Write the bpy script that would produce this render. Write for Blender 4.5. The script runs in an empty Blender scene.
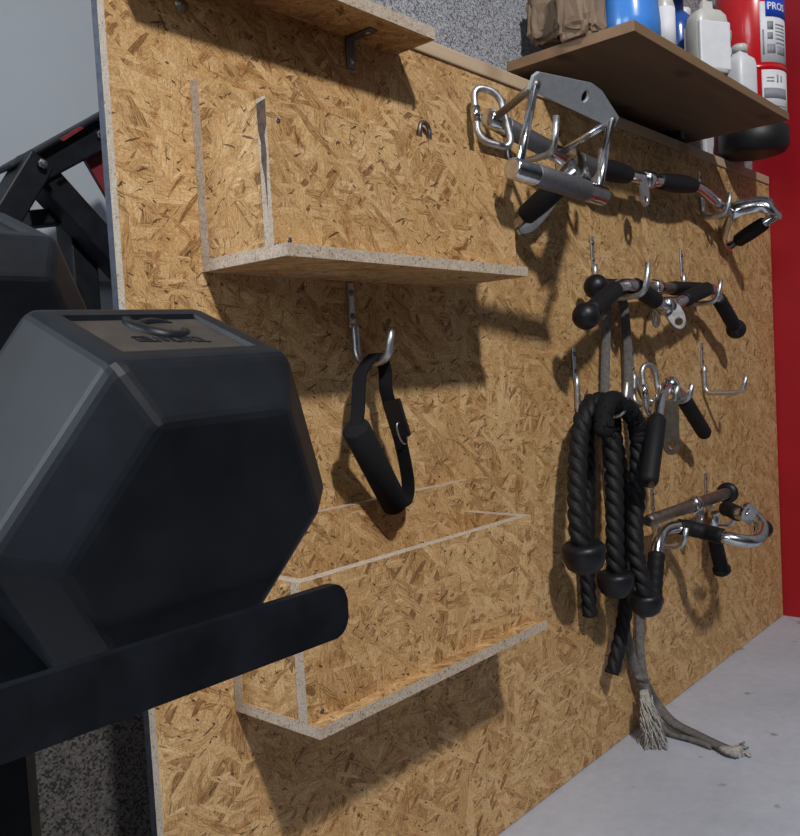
import bpy, bmesh, math, random
from mathutils import Vector, Matrix, noise
random.seed(7)
C = bpy.context.scene.collection
sc = bpy.context.scene
PI = math.pi
V = Vector

# ------------------------------------------------------------------ camera
CAM = V((-2.5631, -0.8209, 0.7723)); YAW, PIT, ROL, FPX = 0.85098, -0.05179, -0.0563, 860.57
fwd = V((math.sin(YAW)*math.cos(PIT), math.cos(YAW)*math.cos(PIT), math.sin(PIT)))
r0 = fwd.cross(V((0, 0, 1))).normalized(); u0 = r0.cross(fwd)
RT = math.cos(ROL)*r0 + math.sin(ROL)*u0
UP = -math.sin(ROL)*r0 + math.cos(ROL)*u0
cam = bpy.data.cameras.new('camera'); co = bpy.data.objects.new('camera', cam); C.objects.link(co)
cam.sensor_fit = 'HORIZONTAL'; cam.sensor_width = 36; cam.lens = FPX/800*36; cam.clip_start = .02
m = Matrix((RT, UP, -fwd)).transposed().to_4x4(); m.translation = CAM
co.matrix_world = m; sc.camera = co

def ray(u, v): return fwd + RT*((u-400)/FPX) - UP*((v-418)/FPX)
def P(u, v, y):                 # the point of the room seen at (u,v) that lies y metres in front of / behind the board face
    d = ray(u, v); return CAM + d*((y-CAM.y)/d.y)

# ------------------------------------------------------------------ materials
def new_mat(name):
    m = bpy.data.materials.new(name); m.use_nodes = True
    nt = m.node_tree; b = nt.nodes['Principled BSDF']
    return m, nt, b
def N(nt, t, **kw):
    n = nt.nodes.new(t)
    for k, v in kw.items(): setattr(n, k, v)
    return n
def setin(n, **kw):
    for k, v in kw.items(): n.inputs[k.replace('_', ' ')].default_value = v
def math_(nt, op, a, b=None, clamp=False):
    n = N(nt, 'ShaderNodeMath', operation=op, use_clamp=clamp)
    for i, s in enumerate((a, b)):
        if s is None: continue
        if isinstance(s, (int, float)): n.inputs[i].default_value = s
        else: nt.links.new(s, n.inputs[i])
    return n.outputs[0]
def mixc(nt, fac, a, b, mode='MIX'):
    n = N(nt, 'ShaderNodeMix', data_type='RGBA', blend_type=mode)
    for i, s in ((0, fac), (6, a), (7, b)):
        if isinstance(s, (int, float)): n.inputs[i].default_value = s
        elif isinstance(s, tuple): n.inputs[i].default_value = (*s, 1)
        else: nt.links.new(s, n.inputs[i])
    return n.outputs[2]
def ramp(nt, fac, stops, interp='LINEAR'):
    r = N(nt, 'ShaderNodeValToRGB'); r.color_ramp.interpolation = interp
    el = r.color_ramp.elements
    while len(el) < len(stops): el.new(.5)
    for e, (p, c) in zip(el, stops): e.position = p; e.color = (*c, 1)
    nt.links.new(fac, r.inputs[0]); return r.outputs[0]
def coords(nt, kind='UV'): return N(nt, 'ShaderNodeTexCoord').outputs[kind]
def mapping(nt, vec, rot=0, scale=(1, 1, 1), loc=(0, 0, 0), order=True):
    a = N(nt, 'ShaderNodeMapping'); nt.links.new(vec, a.inputs[0])
    a.inputs['Rotation'].default_value = (0, 0, rot); a.inputs['Location'].default_value = loc
    b = N(nt, 'ShaderNodeMapping'); nt.links.new(a.outputs[0], b.inputs[0]); b.inputs['Scale'].default_value = scale
    return b.outputs[0]
def noise_(nt, vec, scale, detail=3, rough=.55, dims='3D'):
    n = N(nt, 'ShaderNodeTexNoise', noise_dimensions=dims); setin(n, Scale=scale, Detail=detail, Roughness=rough)
    nt.links.new(vec, n.inputs['Vector']); return n
def bump(nt, b, h, strength, dist):
    n = N(nt, 'ShaderNodeBump'); setin(n, Strength=strength, Distance=dist)
    nt.links.new(h, n.inputs['Height']); nt.links.new(n.outputs[0], b.inputs['Normal'])

def osb_mat():
    m, nt, b = new_mat('osb')
    uv = coords(nt)
    def warped(scale, amt):
        wn = noise_(nt, uv, scale, 3, dims='2D')
        off = N(nt, 'ShaderNodeVectorMath', operation='SUBTRACT'); nt.links.new(wn.outputs['Color'], off.inputs[0]); off.inputs[1].default_value = (.5, .5, .5)
        sc_ = N(nt, 'ShaderNodeVectorMath', operation='SCALE'); nt.links.new(off.outputs[0], sc_.inputs[0]); sc_.inputs['Scale'].default_value = amt
        ad = N(nt, 'ShaderNodeVectorMath', operation='ADD'); nt.links.new(uv, ad.inputs[0]); nt.links.new(sc_.outputs[0], ad.inputs[1])
        return ad.outputs[0]
    w = warped(14, .010); w2 = warped(40, .0045); w3 = warped(110, .009)
    tones = [(0, (.215, .112, .044)), (.10, (.36, .200, .082)), (.27, (.49, .30, .130)), (.5, (.56, .36, .168)), (.74, (.635, .43, .220)), (1, (.76, .56, .33))]
    col = None; hgt = None
    rng = random.Random(3)
    layers = [(13, 58, 0), (14, 72, .5), (19, 95, .58), (12, 56, .62), (17, 100, .56), (14, 74, .62), (25, 150, .66), (11, 52, .74), (32, 190, .72), (10, 48, .84), (20, 120, .74)]
    for k, (sx, sy, thr) in enumerate(layers):
        ang = k*PI*.618 + rng.uniform(-.2, .2)
        mp = mapping(nt, w, ang, (sx, sy, 1), (rng.uniform(0, 9), rng.uniform(0, 9), 0))
        vo = N(nt, 'ShaderNodeTexVoronoi', voronoi_dimensions='2D', feature='F1'); setin(vo, Scale=1.0, Randomness=1.0)
        nt.links.new(mp, vo.inputs['Vector'])
        s = N(nt, 'ShaderNodeSeparateColor'); nt.links.new(vo.outputs['Color'], s.inputs[0])
        gm = mapping(nt, w2, ang, (45, 900, 1), (rng.uniform(0, 9), rng.uniform(0, 9), 0))
        gr = noise_(nt, gm, 1, 3, .65, '2D')
        lo, span = (.14, .56) if k not in (2, 6) else (-.10, .82)
        tone = math_(nt, 'ADD', math_(nt, 'ADD', math_(nt, 'MULTIPLY', s.outputs[0], span), lo), math_(nt, 'MULTIPLY', math_(nt, 'SUBTRACT', gr.outputs['Fac'], .5), 1.7))
        c = ramp(nt, tone, tones)
        edge = math_(nt, 'GREATER_THAN', vo.outputs['Distance'], .62)
        c = mixc(nt, math_(nt, 'MULTIPLY', edge, .14), c, (.25, .13, .055))
        if col is None: col = c; hgt = s.outputs[1]
        else:
            msk = math_(nt, 'GREATER_THAN', s.outputs[1], thr)
            col = mixc(nt, msk, col, c)
            h2 = N(nt, 'ShaderNodeMix', data_type='FLOAT'); nt.links.new(msk, h2.inputs[0]); nt.links.new(hgt, h2.inputs[2]); nt.links.new(s.outputs[2], h2.inputs[3]); hgt = h2.outputs[0]
    for k, (sx, sy, thr, dk) in enumerate([(55, 520, .982, .85), (75, 800, .97, .55), (60, 380, .988, .9), (120, 300, .991, .9), (36, 480, .984, .6), (34, 300, .993, .85)]):
        mp = mapping(nt, w3 if k % 2 == 0 else w2, k*1.1+.4, (sx, sy, 1), (k*3.1, k*2.3, 0))
        vo = N(nt, 'ShaderNodeTexVoronoi', voronoi_dimensions='2D'); setin(vo, Scale=1.0, Randomness=1.0); nt.links.new(mp, vo.inputs['Vector'])
        s = N(nt, 'ShaderNodeSeparateColor'); nt.links.new(vo.outputs['Color'], s.inputs[0])
        msk = math_(nt, 'MULTIPLY', math_(nt, 'GREATER_THAN', s.outputs[0], thr), math_(nt, 'LESS_THAN', vo.outputs['Distance'], .36))
        col = mixc(nt, math_(nt, 'MULTIPLY', msk, dk), col, (.06, .032, .016))
    blot = noise_(nt, w3, 38, 4, .65, '2D')
    col = mixc(nt, ramp(nt, blot.outputs['Fac'], [(.57, (0, 0, 0)), (.76, (.8, .8, .8))]), col, mixc(nt, 1.0, col, (.66, .46, .30), 'MULTIPLY'))
    fine = noise_(nt, uv, 330, 3, .7, '2D')
    col = mixc(nt, .8, col, ramp(nt, fine.outputs['Fac'], [(.30, (.62, .56, .48)), (.52, (1, 1, 1)), (.75, (1.12, 1.12, 1.12))]), 'MULTIPLY')
    big = noise_(nt, uv, 4.5, 3, .6, '2D')
    col = mixc(nt, .6, col, ramp(nt, big.outputs['Fac'], [(.3, (.88, .79, .66)), (.7, (1.06, 1.06, 1.06))]), 'MULTIPLY')
    nt.links.new(col, b.inputs['Base Color']); setin(b, Roughness=.62)
    b.inputs['Specular IOR Level'].default_value = .25
    bump(nt, b, hgt, .25, .0010)
    return m
def osb_edge_mat():
    m, nt, b = new_mat('osb_cut_edge')
    uv = coords(nt, 'Object')
    a = noise_(nt, uv, 420, 3, .7); v2 = noise_(nt, uv, 60, 3, .6)
    vo = N(nt, 'ShaderNodeTexVoronoi'); setin(vo, Scale=420.0); nt.links.new(uv, vo.inputs['Vector'])
    s = N(nt, 'ShaderNodeSeparateColor'); nt.links.new(vo.outputs['Color'], s.inputs[0])
    col = ramp(nt, a.outputs['Fac'], [(.30, (.22, .155, .105)), (.42, (.44, .355, .27)), (.62, (.565, .48, .385)), (.8, (.65, .575, .48))])
    col = mixc(nt, math_(nt, 'MULTIPLY', math_(nt, 'GREATER_THAN', s.outputs[0], .965), .6), col, (.10, .07, .05))
    col = mixc(nt, .5, col, ramp(nt, v2.outputs['Fac'], [(.35, (.7, .66, .62)), (.65, (1, 1, 1))]), 'MULTIPLY')
    nt.links.new(col, b.inputs['Base Color']); setin(b, Roughness=.8)
    bump(nt, b, a.outputs['Fac'], .4, .0015)
    return m
def plain(name, col, rough=.5, metal=0, var=.12, scale=40, bmp=0, spec=None, coat=0, bdist=.001):
    m, nt, b = new_mat(name)
    n = noise_(nt, coords(nt, 'Object'), scale, 4, .6)
    lo = tuple(c*(1-var) for c in col); hi = tuple(min(1, c*(1+var)) for c in col)
    nt.links.new(ramp(nt, n.outputs['Fac'], [(.3, lo), (.7, hi)]), b.inputs['Base Color'])
    setin(b, Roughness=rough, Metallic=metal)
    if spec is not None: b.inputs['Specular IOR Level'].default_value = spec
    if coat: b.inputs['Coat Weight'].default_value = coat; b.inputs['Coat Roughness'].default_value = .08
    if bmp: bump(nt, b, n.outputs['Fac'], bmp, bdist)
    return m
def speckle_mat(name, base, dark, light, scale):
    m, nt, b = new_mat(name)
    o = coords(nt, 'Object')
    vo = N(nt, 'ShaderNodeTexVoronoi'); setin(vo, Scale=scale); nt.links.new(o, vo.inputs['Vector'])
    s = N(nt, 'ShaderNodeSeparateColor'); nt.links.new(vo.outputs['Color'], s.inputs[0])
    c = ramp(nt, s.outputs[0], [(0, dark), (.30, base), (.72, light)], 'CONSTANT')
    c = mixc(nt, .35, c, ramp(nt, s.outputs[1], [(0, (.55, .55, .58)), (1, (1.1, 1.08, 1.05))]), 'MULTIPLY')
    nt.links.new(c, b.inputs['Base Color']); setin(b, Roughness=.7); bump(nt, b, vo.outputs['Distance'], .3, .001)
    return m
def floor_mat():
    m, nt, b = new_mat('painted_concrete')
    o = coords(nt, 'Object')
    n1 = noise_(nt, o, 3, 5, .6); n2 = noise_(nt, o, 45, 4, .7); n3 = noise_(nt, o, 17, 2, .5)
    c = ramp(nt, n1.outputs['Fac'], [(.3, (.40, .42, .48)), (.7, (.50, .52, .585))])
    c = mixc(nt, .5, c, ramp(nt, n2.outputs['Fac'], [(.3, (.78, .78, .79)), (.7, (1.05, 1.05, 1.05))]), 'MULTIPLY')
    c = mixc(nt, ramp(nt, n3.outputs['Fac'], [(.685, (0, 0, 0)), (.74, (.75, .75, .75))]), c, (.19, .175, .165))
    nt.links.new(c, b.inputs['Base Color']); setin(b, Roughness=.5); bump(nt, b, n2.outputs['Fac'], .15, .001)
    return m
def wood_mat(name, a, b_, dark, along='X'):
    m, nt, b = new_mat(name)
    o = coords(nt, 'Object')
    sc3 = (2.5, 40, 40) if along == 'X' else (40, 2.5, 40)
    g = noise_(nt, mapping(nt, o, 0, sc3), 1, 5, .6)
    c = ramp(nt, g.outputs['Fac'], [(.25, a), (.75, b_)])
    vo = N(nt, 'ShaderNodeTexVoronoi', voronoi_dimensions='2D'); setin(vo, Scale=1.0)
    nt.links.new(mapping(nt, o, 0, (3.4, 7, 1), (.17, .33, 0)), vo.inputs['Vector'])
    c = mixc(nt, ramp(nt, vo.outputs['Distance'], [(.05, (.75, .75, .75)), (.13, (0, 0, 0))]), c, dark)
    nt.links.new(c, b.inputs['Base Color']); setin(b, Roughness=.65)
    return m
def chrome_mat(name, col, rough, scratch=0.12, scale=90):
    m, nt, b = new_mat(name)
    o = coords(nt, 'Object'); n = noise_(nt, o, scale, 4, .7)
    nt.links.new(ramp(nt, n.outputs['Fac'], [(.35, tuple(c*.72 for c in col)), (.6, col)]), b.inputs['Base Color'])
    r = N(nt, 'ShaderNodeMapRange'); nt.links.new(n.outputs['Fac'], r.inputs[0]); r.inputs[3].default_value = rough; r.inputs[4].default_value = rough+scratch
    nt.links.new(r.outputs[0], b.inputs['Roughness']); setin(b, Metallic=1.0)
    return m
def knurl_mat():
    m, nt, b = new_mat('knurled_steel')
    o = coords(nt, 'Object')
    n = N(nt, 'ShaderNodeTexVoronoi'); setin(n, Scale=620.0); nt.links.new(o, n.inputs['Vector'])
    nt.links.new(ramp(nt, n.outputs['Distance'], [(.1, (.30, .30, .32)), (.6, (.17, .17, .185))]), b.inputs['Base Color'])
    setin(b, Roughness=.5, Metallic=.85); bump(nt, b, n.outputs['Distance'], .5, .0006)
    return m

OSB = osb_mat(); OSBE = osb_edge_mat()
M = dict(
 rubber=plain('black_urethane', (.0078, .0098, .0135), .44, var=.5, scale=26, bmp=.12, spec=.26),
 recess=plain('worn_recess', (.045, .036, .028), .55, var=.3, scale=60, bmp=.2),
 rackblk=plain('black_powder_coat', (.006, .0075, .011), .5, var=.5, scale=35, bmp=.05, spec=.25),
 olive=plain('dusty_post', (.15, .12, .075), .7, var=.2),
 blkgrip=plain('black_rubber_grip', (.0075, .0075, .009), .6, var=.3, scale=300, bmp=.25, spec=.25),
 foam=plain('black_foam', (.010, .010, .0115), .9, var=.4, scale=420, bmp=.6, spec=.2),
 web=plain('black_webbing', (.007, .007, .0085), .8, var=.4, scale=500, bmp=.4, spec=.2),
 rope=plain('black_rope', (.0075, .0075, .009), .6, var=.6, scale=280, bmp=.8, spec=.3),
 ball=plain('black_ball', (.007, .0075, .0095), .42, var=.2, scale=50, spec=.35),
 chrome=chrome_mat('chrome', (.74, .75, .77), .12), steel=chrome_mat('zinc_steel', (.62, .62, .63), .30, .2),
 dsteel=chrome_mat('dark_steel', (.22, .22, .23), .35, .2), rust=chrome_mat('worn_brown_steel', (.30, .24, .20), .38, .25, 60),
 knurl=knurl_mat(), plate=plain('brushed_zinc', (.33, .35, .385), .5, .25, .1, 120),
 bronze=chrome_mat('dull_bronze_steel', (.32, .27, .21), .4, .2),
 strap=plain('grey_strap', (.125, .115, .105), .9, var=.35, scale=130, bmp=.5), fray=plain('frayed_canvas', (.36, .33, .30), .95, var=.45, scale=150, bmp=.5),
 speck=speckle_mat('speckled_plaster', (.30, .31, .345), (.10, .105, .118), (.42, .43, .465), 470),
 speck2=speckle_mat('speckled_plinth', (.075, .068, .063), (.018, .017, .017), (.115, .104, .097), 330),
 grey=plain('grey_paint', (.33, .36, .395), .8, var=.04, scale=2),
 dgrey=plain('dark_grey_paint', (.16, .16, .165), .7, var=.1, scale=5),
 red=plain('red_paint', (.31, .005, .012), .38, var=.10, scale=8, spec=.45), extred=plain('extinguisher_red', (.56, .008, .014), .25, var=.04, spec=.5, coat=.4),
 redplate=plain('dark_red_plate', (.16, .012, .018), .5),
 floor=floor_mat(), rubfloor=speckle_mat('rubber_floor', (.03, .03, .032), (.02, .02, .021), (.05, .05, .053), 300), trim=wood_mat('pine_strip', (.42, .30, .19), (.56, .42, .28), (.30, .19, .11)),
 ply=wood_mat('plywood', (.115, .072, .042), (.17, .108, .062), (.05, .03, .018)), plyedge=wood_mat('plywood_edge', (.17, .095, .045), (.24, .14, .07), (.12, .065, .03)),
 alu=chrome_mat('aluminium_edge', (.16, .17, .21), .4),
 blue=plain('blue_plastic', (.05, .21, .60), .22, var=.06, spec=.6), dblue=plain('dark_blue_plastic', (.022, .075, .30), .2, var=.2, scale=25, spec=.6),
 white=plain('white_plastic', (.66, .67, .70), .4, var=.06), label=plain('paper_label', (.70, .71, .74), .6, var=.05), cream=plain('cloudy_plastic', (.50, .49, .46), .35, var=.12),
 kraft=plain('kraft_paper', (.22, .15, .098), .85, var=.2, scale=14, bmp=.6, bdist=.006), greybag=plain('grey_bag', (.30, .31, .33), .7, var=.2, scale=20),
 blk=plain('black_plastic', (.006, .006, .007), .5, var=.1), lblue=plain('label_blue', (.01, .06, .50), .4, var=.03), ink=plain('grey_ink', (.26, .27, .30), .6), whiteink=plain('white_ink', (.80, .82, .85), .5, var=.02),
 blackink=plain('black_ink', (.02, .02, .02), .6),
)

# ------------------------------------------------------------------ mesh building
class MB:
    def __init__(s): s.bm = bmesh.new(); s.mi = 0
    def _f(s, vs, smooth=False):
        try:
            f = s.bm.faces.new(vs); f.smooth = smooth; f.material_index = s.mi; return f
        except ValueError: return None
    def box(s, x0, x1, y0, y1, z0, z1, bev=0):
        return s.obox(V(((x0+x1)/2, (y0+y1)/2, (z0+z1)/2)), V((1, 0, 0)), V((0, 1, 0)), V((0, 0, 1)), abs(x1-x0)/2, abs(y1-y0)/2, abs(z1-z0)/2, bev)
    def obox(s, c, ax, ay, az, hx, hy, hz, bev=0):
        vs = [s.bm.verts.new(c+ax*hx*i+ay*hy*j+az*hz*k) for i in (-1, 1) for j in (-1, 1) for k in (-1, 1)]
        fs = [s._f([vs[i] for i in q]) for q in ((0, 1, 3, 2), (4, 6, 7, 5), (0, 4, 5, 1), (2, 3, 7, 6), (0, 2, 6, 4), (1, 5, 7, 3))]
        if bev:
            es = list({e for f in fs for e in f.edges})
            bmesh.ops.bevel(s.bm, geom=es, offset=bev, segments=2, affect='EDGES', profile=.5)
        return s
    def panel(s, x0, x1, y0, y1, z0, z1):          # board with cut-edge material (index 1) on its narrow faces
        d = [x1-x0, y1-y0, z1-z0]; thin = d.index(min(d)); n0 = len(s.bm.faces)
        s.box(x0, x1, y0, y1, z0, z1); s.bm.normal_update(); s.bm.faces.ensure_lookup_table()
        for f in s.bm.faces[n0:]:
            if abs(f.normal[thin]) < .5: f.material_index = 1
        return s
    def frames(s, pts, hint=None):
        n = len(pts); T = []
        for i in range(n):
            a = pts[max(i-1, 0)]; b = pts[min(i+1, n-1)]; T.append((b-a).normalized())
        u = hint.copy() if hint else (V((0, 0, 1)) if abs(T[0].z) < .9 else V((1, 0, 0)))
        out = []
        for t in T:
            if hint: u = hint
            w = t.cross(u)
            if w.length < 1e-6: w = t.orthogonal()
            w.normalize(); uu = w.cross(t).normalized(); u = uu
            out.append((t, w, uu))
        return out
    def sweep(s, pts, prof, hint=None, caps=True, smooth=True, rad=None, twist=0, closed=False):
        fr = s.frames(pts, hint); rings = []; L = 0
        for i, (p, (t, w, u)) in enumerate(zip(pts, fr)):
            if i: L += (pts[i]-pts[i-1]).length
            k = rad[i] if rad else 1; a = twist*L; ca, sa = math.cos(a), math.sin(a)
            rings.append([s.bm.verts.new(p + w*(k*(x*ca-y*sa)) + u*(k*(x*sa+y*ca))) for x, y in prof])
        n = len(prof); R = len(rings)
        for i in range(R if closed else R-1):
            A, B = rings[i], rings[(i+1) % R]
            for j in range(n): s._f((A[j], A[(j+1) % n], B[(j+1) % n], B[j]), smooth)
        if caps and not closed: s._f(rings[0][::-1]); s._f(rings[-1])
        return s
    def tube(s, pts, r, seg=14, rad=None, closed=False, caps=True):
        prof = [(r*math.cos(2*PI*k/seg), r*math.sin(2*PI*k/seg)) for k in range(seg)]
        if rad: prof = [(x/r, y/r) for x, y in prof]
        return s.sweep(pts, prof, rad=rad, closed=closed, caps=caps)
    def cyl(s, a, b, r, seg=20, r2=None):
        return s.tube([a, b], r, seg, rad=[r, r2 if r2 is not None else r])
    def lathe(s, c, ax, prof, seg=28, smooth=True):          # prof: (radius, height) along ax
        ax = ax.normalized(); w = ax.orthogonal().normalized(); u = ax.cross(w); rings = []
        for r, h in prof:
            if r < 1e-6: rings.append([s.bm.verts.new(c+ax*h)])
            else: rings.append([s.bm.verts.new(c+ax*h+(w*math.cos(2*PI*k/seg)+u*math.sin(2*PI*k/seg))*r) for k in range(seg)])
        for A, B in zip(rings, rings[1:]):
            for j in range(seg):
                a0, a1 = A[j % len(A)], A[(j+1) % len(A)]; b0, b1 = B[j % len(B)], B[(j+1) % len(B)]
                vs = []
                for v in (a0, a1, b1, b0):
                    if v not in vs: vs.append(v)
                if len(vs) > 2: s._f(vs, smooth)
        if len(rings[0]) > 1: s._f(rings[0][::-1])
        if len(rings[-1]) > 1: s._f(rings[-1])
        return s
    def sphere(s, c, r, seg=24, sq=1):
        return s.lathe(c, V((0, 0, 1)), [(r*math.sin(PI*k/14) if 0 < k < 14 else 0, -r*sq*math.cos(PI*k/14)) for k in range(15)], seg)
    def prism(s, pts, d, bev=0, hole=None):                  # closed outline extruded by vector d
        a = [s.bm.verts.new(p) for p in pts]; b = [s.bm.verts.new(p+d) for p in pts]; n = len(a)
        fs = []
        if hole:
            ha = [s.bm.verts.new(p) for p in hole]; hb = [s.bm.verts.new(p+d) for p in hole]; k = len(ha)
            for (o, h) in ((a, ha), (b, hb)):
                es = [s.bm.edges.new((o[i], o[(i+1) % n])) for i in range(n)] + [s.bm.edges.new((h[i], h[(i+1) % k])) for i in range(k)]
                bmesh.ops.triangle_fill(s.bm, edges=es, use_beauty=True)
            for i in range(k): s._f((ha[i], ha[(i+1) % k], hb[(i+1) % k], hb[i]), True)
        else: fs += [s._f(a[::-1]), s._f(b)]
        for i in range(n): fs.append(s._f((a[i], a[(i+1) % n], b[(i+1) % n], b[i])))
        if bev and not hole:
            bmesh.ops.bevel(s.bm, geom=list({e for f in fs if f for e in f.edges}), offset=bev, segments=2, affect='EDGES')
        return s
    def build(s, name, mat, parent=None, uvoff=None, base=None):
        bm = s.bm; bmesh.ops.recalc_face_normals(bm, faces=bm.faces)
        uvl = bm.loops.layers.uv.new('UVMap'); ox, oy = uvoff or (random.uniform(0, 20), random.uniform(0, 20))
        for f in bm.faces:
            n = f.normal; k = max(range(3), key=lambda i: abs(n[i]))
            for l in f.loops:
                c = l.vert.co; l[uvl].uv = ((c.y if k == 0 else c.x)+ox, (c.y if k == 2 else c.z)+oy)
        if parent is not None:
            root = parent
            while root.parent: root = root.parent
            org = V(root.location)
        else:
            vs = [v.co for v in bm.verts]
            org = V((sum(v.x for v in vs)/len(vs), sum(v.y for v in vs)/len(vs), min(v.z for v in vs))) if base is None else V(base)
        bmesh.ops.translate(bm, verts=bm.verts, vec=-org)
        me = bpy.data.meshes.new(name); bm.to_mesh(me); bm.free()
        o = bpy.data.objects.new(name, me); C.objects.link(o)
        for mm in (mat if isinstance(mat, (list, tuple)) else [mat]): me.materials.append(mm)
        if parent is not None: o.parent = parent
        else: o.location = org
        return o

def tag(o, label, cat, group=None):
    o['label'] = label; o['category'] = cat
    if group: o['group'] = group
    return o
def thing(name, loc, label, cat, group=None):
    o = bpy.data.objects.new(name, None); C.objects.link(o); o.location = loc; o.empty_display_size = .03
    return tag(o, label, cat, group)
def struct(o): o['kind'] = 'structure'; return o
def smooth_path(pts, n=8, closed=False):
    out = []; k = len(pts)
    for i in range(k if closed else k-1):
        g = (lambda j: pts[j % k]) if closed else (lambda j: pts[min(max(j, 0), k-1)])
        a, b, c, d = g(i-1), g(i), g(i+1), g(i+2)
        for q in range(n):
            t = q/n
            out.append(.5*((2*b)+(c-a)*t+(2*a-5*b+4*c-d)*t*t+(3*b-a-3*c+d)*t**3))
    if not closed: out.append(pts[-1].copy())
    return out
def fillet(pts, r, n=6):                        # polyline with rounded corners
    out = [pts[0]]
    for a, b, c in zip(pts, pts[1:], pts[2:]):
        p = b+(a-b).normalized()*min(r, (a-b).length*.49); q = b+(c-b).normalized()*min(r, (c-b).length*.49)
        for k in range(n+1):
            t = k/n; out.append(p*(1-t)**2+b*2*t*(1-t)+q*t*t)
    out.append(pts[-1]); return out
def arc_len(pts):
    L = [0]
    for a, b in zip(pts, pts[1:]): L.append(L[-1]+(b-a).length)
    return L
def sub(pts, a, b):                             # piece of a path between fractions a..b
    L = arc_len(pts); T = L[-1]; out = []
    def at(x):
        for i in range(len(L)-1):
            if L[i+1] >= x-1e-12:
                d = L[i+1]-L[i]; return pts[i].lerp(pts[i+1], (x-L[i])/d if d > 0 else 0)
        return pts[-1].copy()
    out.append(at(a*T)); out += [p for p, l in zip(pts, L) if a*T+1e-5 < l < b*T-1e-5]; out.append(at(b*T))
    return out

# ------------------------------------------------------------------ setting
XL = -2.0585
struct(MB().box(-6, .6, -.80, 3, -.06, 0).build('floor', M['floor']))
struct(MB().box(-6, .6, -5, -.802, -.06, .004).build('floor', M['rubfloor']))
struct(MB().box(-1.70, .03, .045, .20, 0, 3.0).build('wall_back', M['speck']))
struct(MB().box(-2.9, -1.50, .26, .36, 0, .62).build('wall_plinth', M['speck2']))
struct(MB().box(-6, .03, 1.0, 1.1, 0, 3.0).build('wall_far', M['grey']))
struct(MB().box(.03, .18, -.24, 1.25, 0, 3.0).build('wall_right', M['red']))
struct(MB().box(.05, .18, -2.6, -.242, 0, 3.0).build('wall_side', M['dgrey']))
t = MB().box(-4, .03, .965, .9985, P(100, 280, .96).z, P(100, 258, .96).z); struct(t.build('trim_1', M['dgrey']))

# the board on the wall
board = thing('wall_board', (XL, 0, 0), 'large strand board panel covering the wall, full of hooks, standing on the floor', 'wall board')
MB().panel(XL, .026, 0, .013, .002, 1.249).build('panel', [OSB, OSBE], board, (0, 0))
MB().box(XL+.001, XL+.016, .0133, .026, .002, 1.249).build('edge_strip', M['alu'], board)['label'] = 'grey metal strip along the left edge'
MB().box(XL+.2, .0, .0133, .0445, .002, 1.249).build('backing', M['trim'], board)
MB().box(-1.96, .02, -.004, .04, 1.2495, 1.272, .002).build('cap_strip', M['trim'], board)['label'] = 'planed pine strip along the top edge'

# wooden boxes
def wall_box(xl, xr, zb, label):
    g = 'open strand board boxes'
    t = thing('storage_box', ((xl+xr)/2, 0, zb), label, 'box', g); e = .0006
    b, th = zb+.0135, .0145
    MB().panel(xl, xr, -.146, -e, zb, b).build('bottom', [OSB, OSBE], t)
    MB().panel(xl, xr, -.015, -e, b, zb+.216).build('back_panel', [OSB, OSBE], t)
    MB().panel(xl, xr, -.127, -.112, b, zb+.168).build('front_panel', [OSB, OSBE], t)
    MB().panel(xl+.0012, xl+.0157, -.112, -.015, b, zb+.168).build('end_panel', [OSB, OSBE], t)
    MB().panel(xr-.0157, xr-.0012, -.112, -.015, b, zb+.168).build('end_panel', [OSB, OSBE], t)
    for x, z in ((xl+.022, zb+.02), (xl+.016, zb+.145)):
        MB().lathe(V((x, -.1265, z)), V((0, -1, 0)), [(.0032, 0), (.0032, .0006), (.0018, .0009), (0, .0003)], 12).build('screw', M['dsteel'], t)
    return t
ub = wall_box(-1.9563, -1.4965, .901, 'upper empty strand board box on the wall, below the narrow shelf')
MB().prism([V((-1.9561, y, z)) for y, z in ((-.1268, 1.066), (-.1125, 1.064), (-.1130, 1.035), (-.1165, 1.022), (-.1150, 1.004), (-.1190, .985), (-.1205, .955), (-.1220, .990), (-.1240, 1.008), (-.1225, 1.030), (-.1266, 1.040))], V((-.0005, 0, 0))).build('bark_streak', plain('dark_bark', (.085, .05, .032), .8, var=.6, scale=180), ub)['label'] = 'dark bark streak'
wall_box(-1.9516, -1.4905, .3845, 'lower empty strand board box on the wall, behind the black rack rail')

# narrow shelf at the top, with bracket
sh = thing('narrow_shelf', (-1.8, 0, 1.231), 'narrow strand board shelf along the top of the board, at upper left', 'shelf')
MB().panel(-2.05, -1.593, -.075, -.0006, 1.2315, 1.2480).build('shelf_panel', [OSB, OSBE], sh)
br = MB(); br.box(-1.697, -1.680, -.0026, -.0008, 1.190, 1.231, .0005); br.box(-1.697, -1.680, -.046, -.0008, 1.2288, 1.2312, .0005)
brk = br.build('bracket', M['dsteel'], sh)
for q in (V((-1.6885, -.0026, 1.200)),): MB().lathe(q, V((0, -1, 0)), [(.0042, 0), (.0036, .0014), (0, .002)], 12).build('screw', M['steel'], brk)
MB().lathe(V((-1.6885, -.035, 1.2288)), V((0, 0, -1)), [(.0042, 0), (.0036, .0014), (0, .002)], 12).build('screw', M['steel'], brk)
w = P(181, 5, -.001)
o = MB(); o.lathe(w, V((0, -1, 0)), [(.0085, 0), (.0085, .0012), (.0042, .0014), (.0040, .003), (0, .0032)], 22)
tag(o.build('washer_screw', M['bronze']), 'small round washer screwed to the board at its top left', 'screw')

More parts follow.
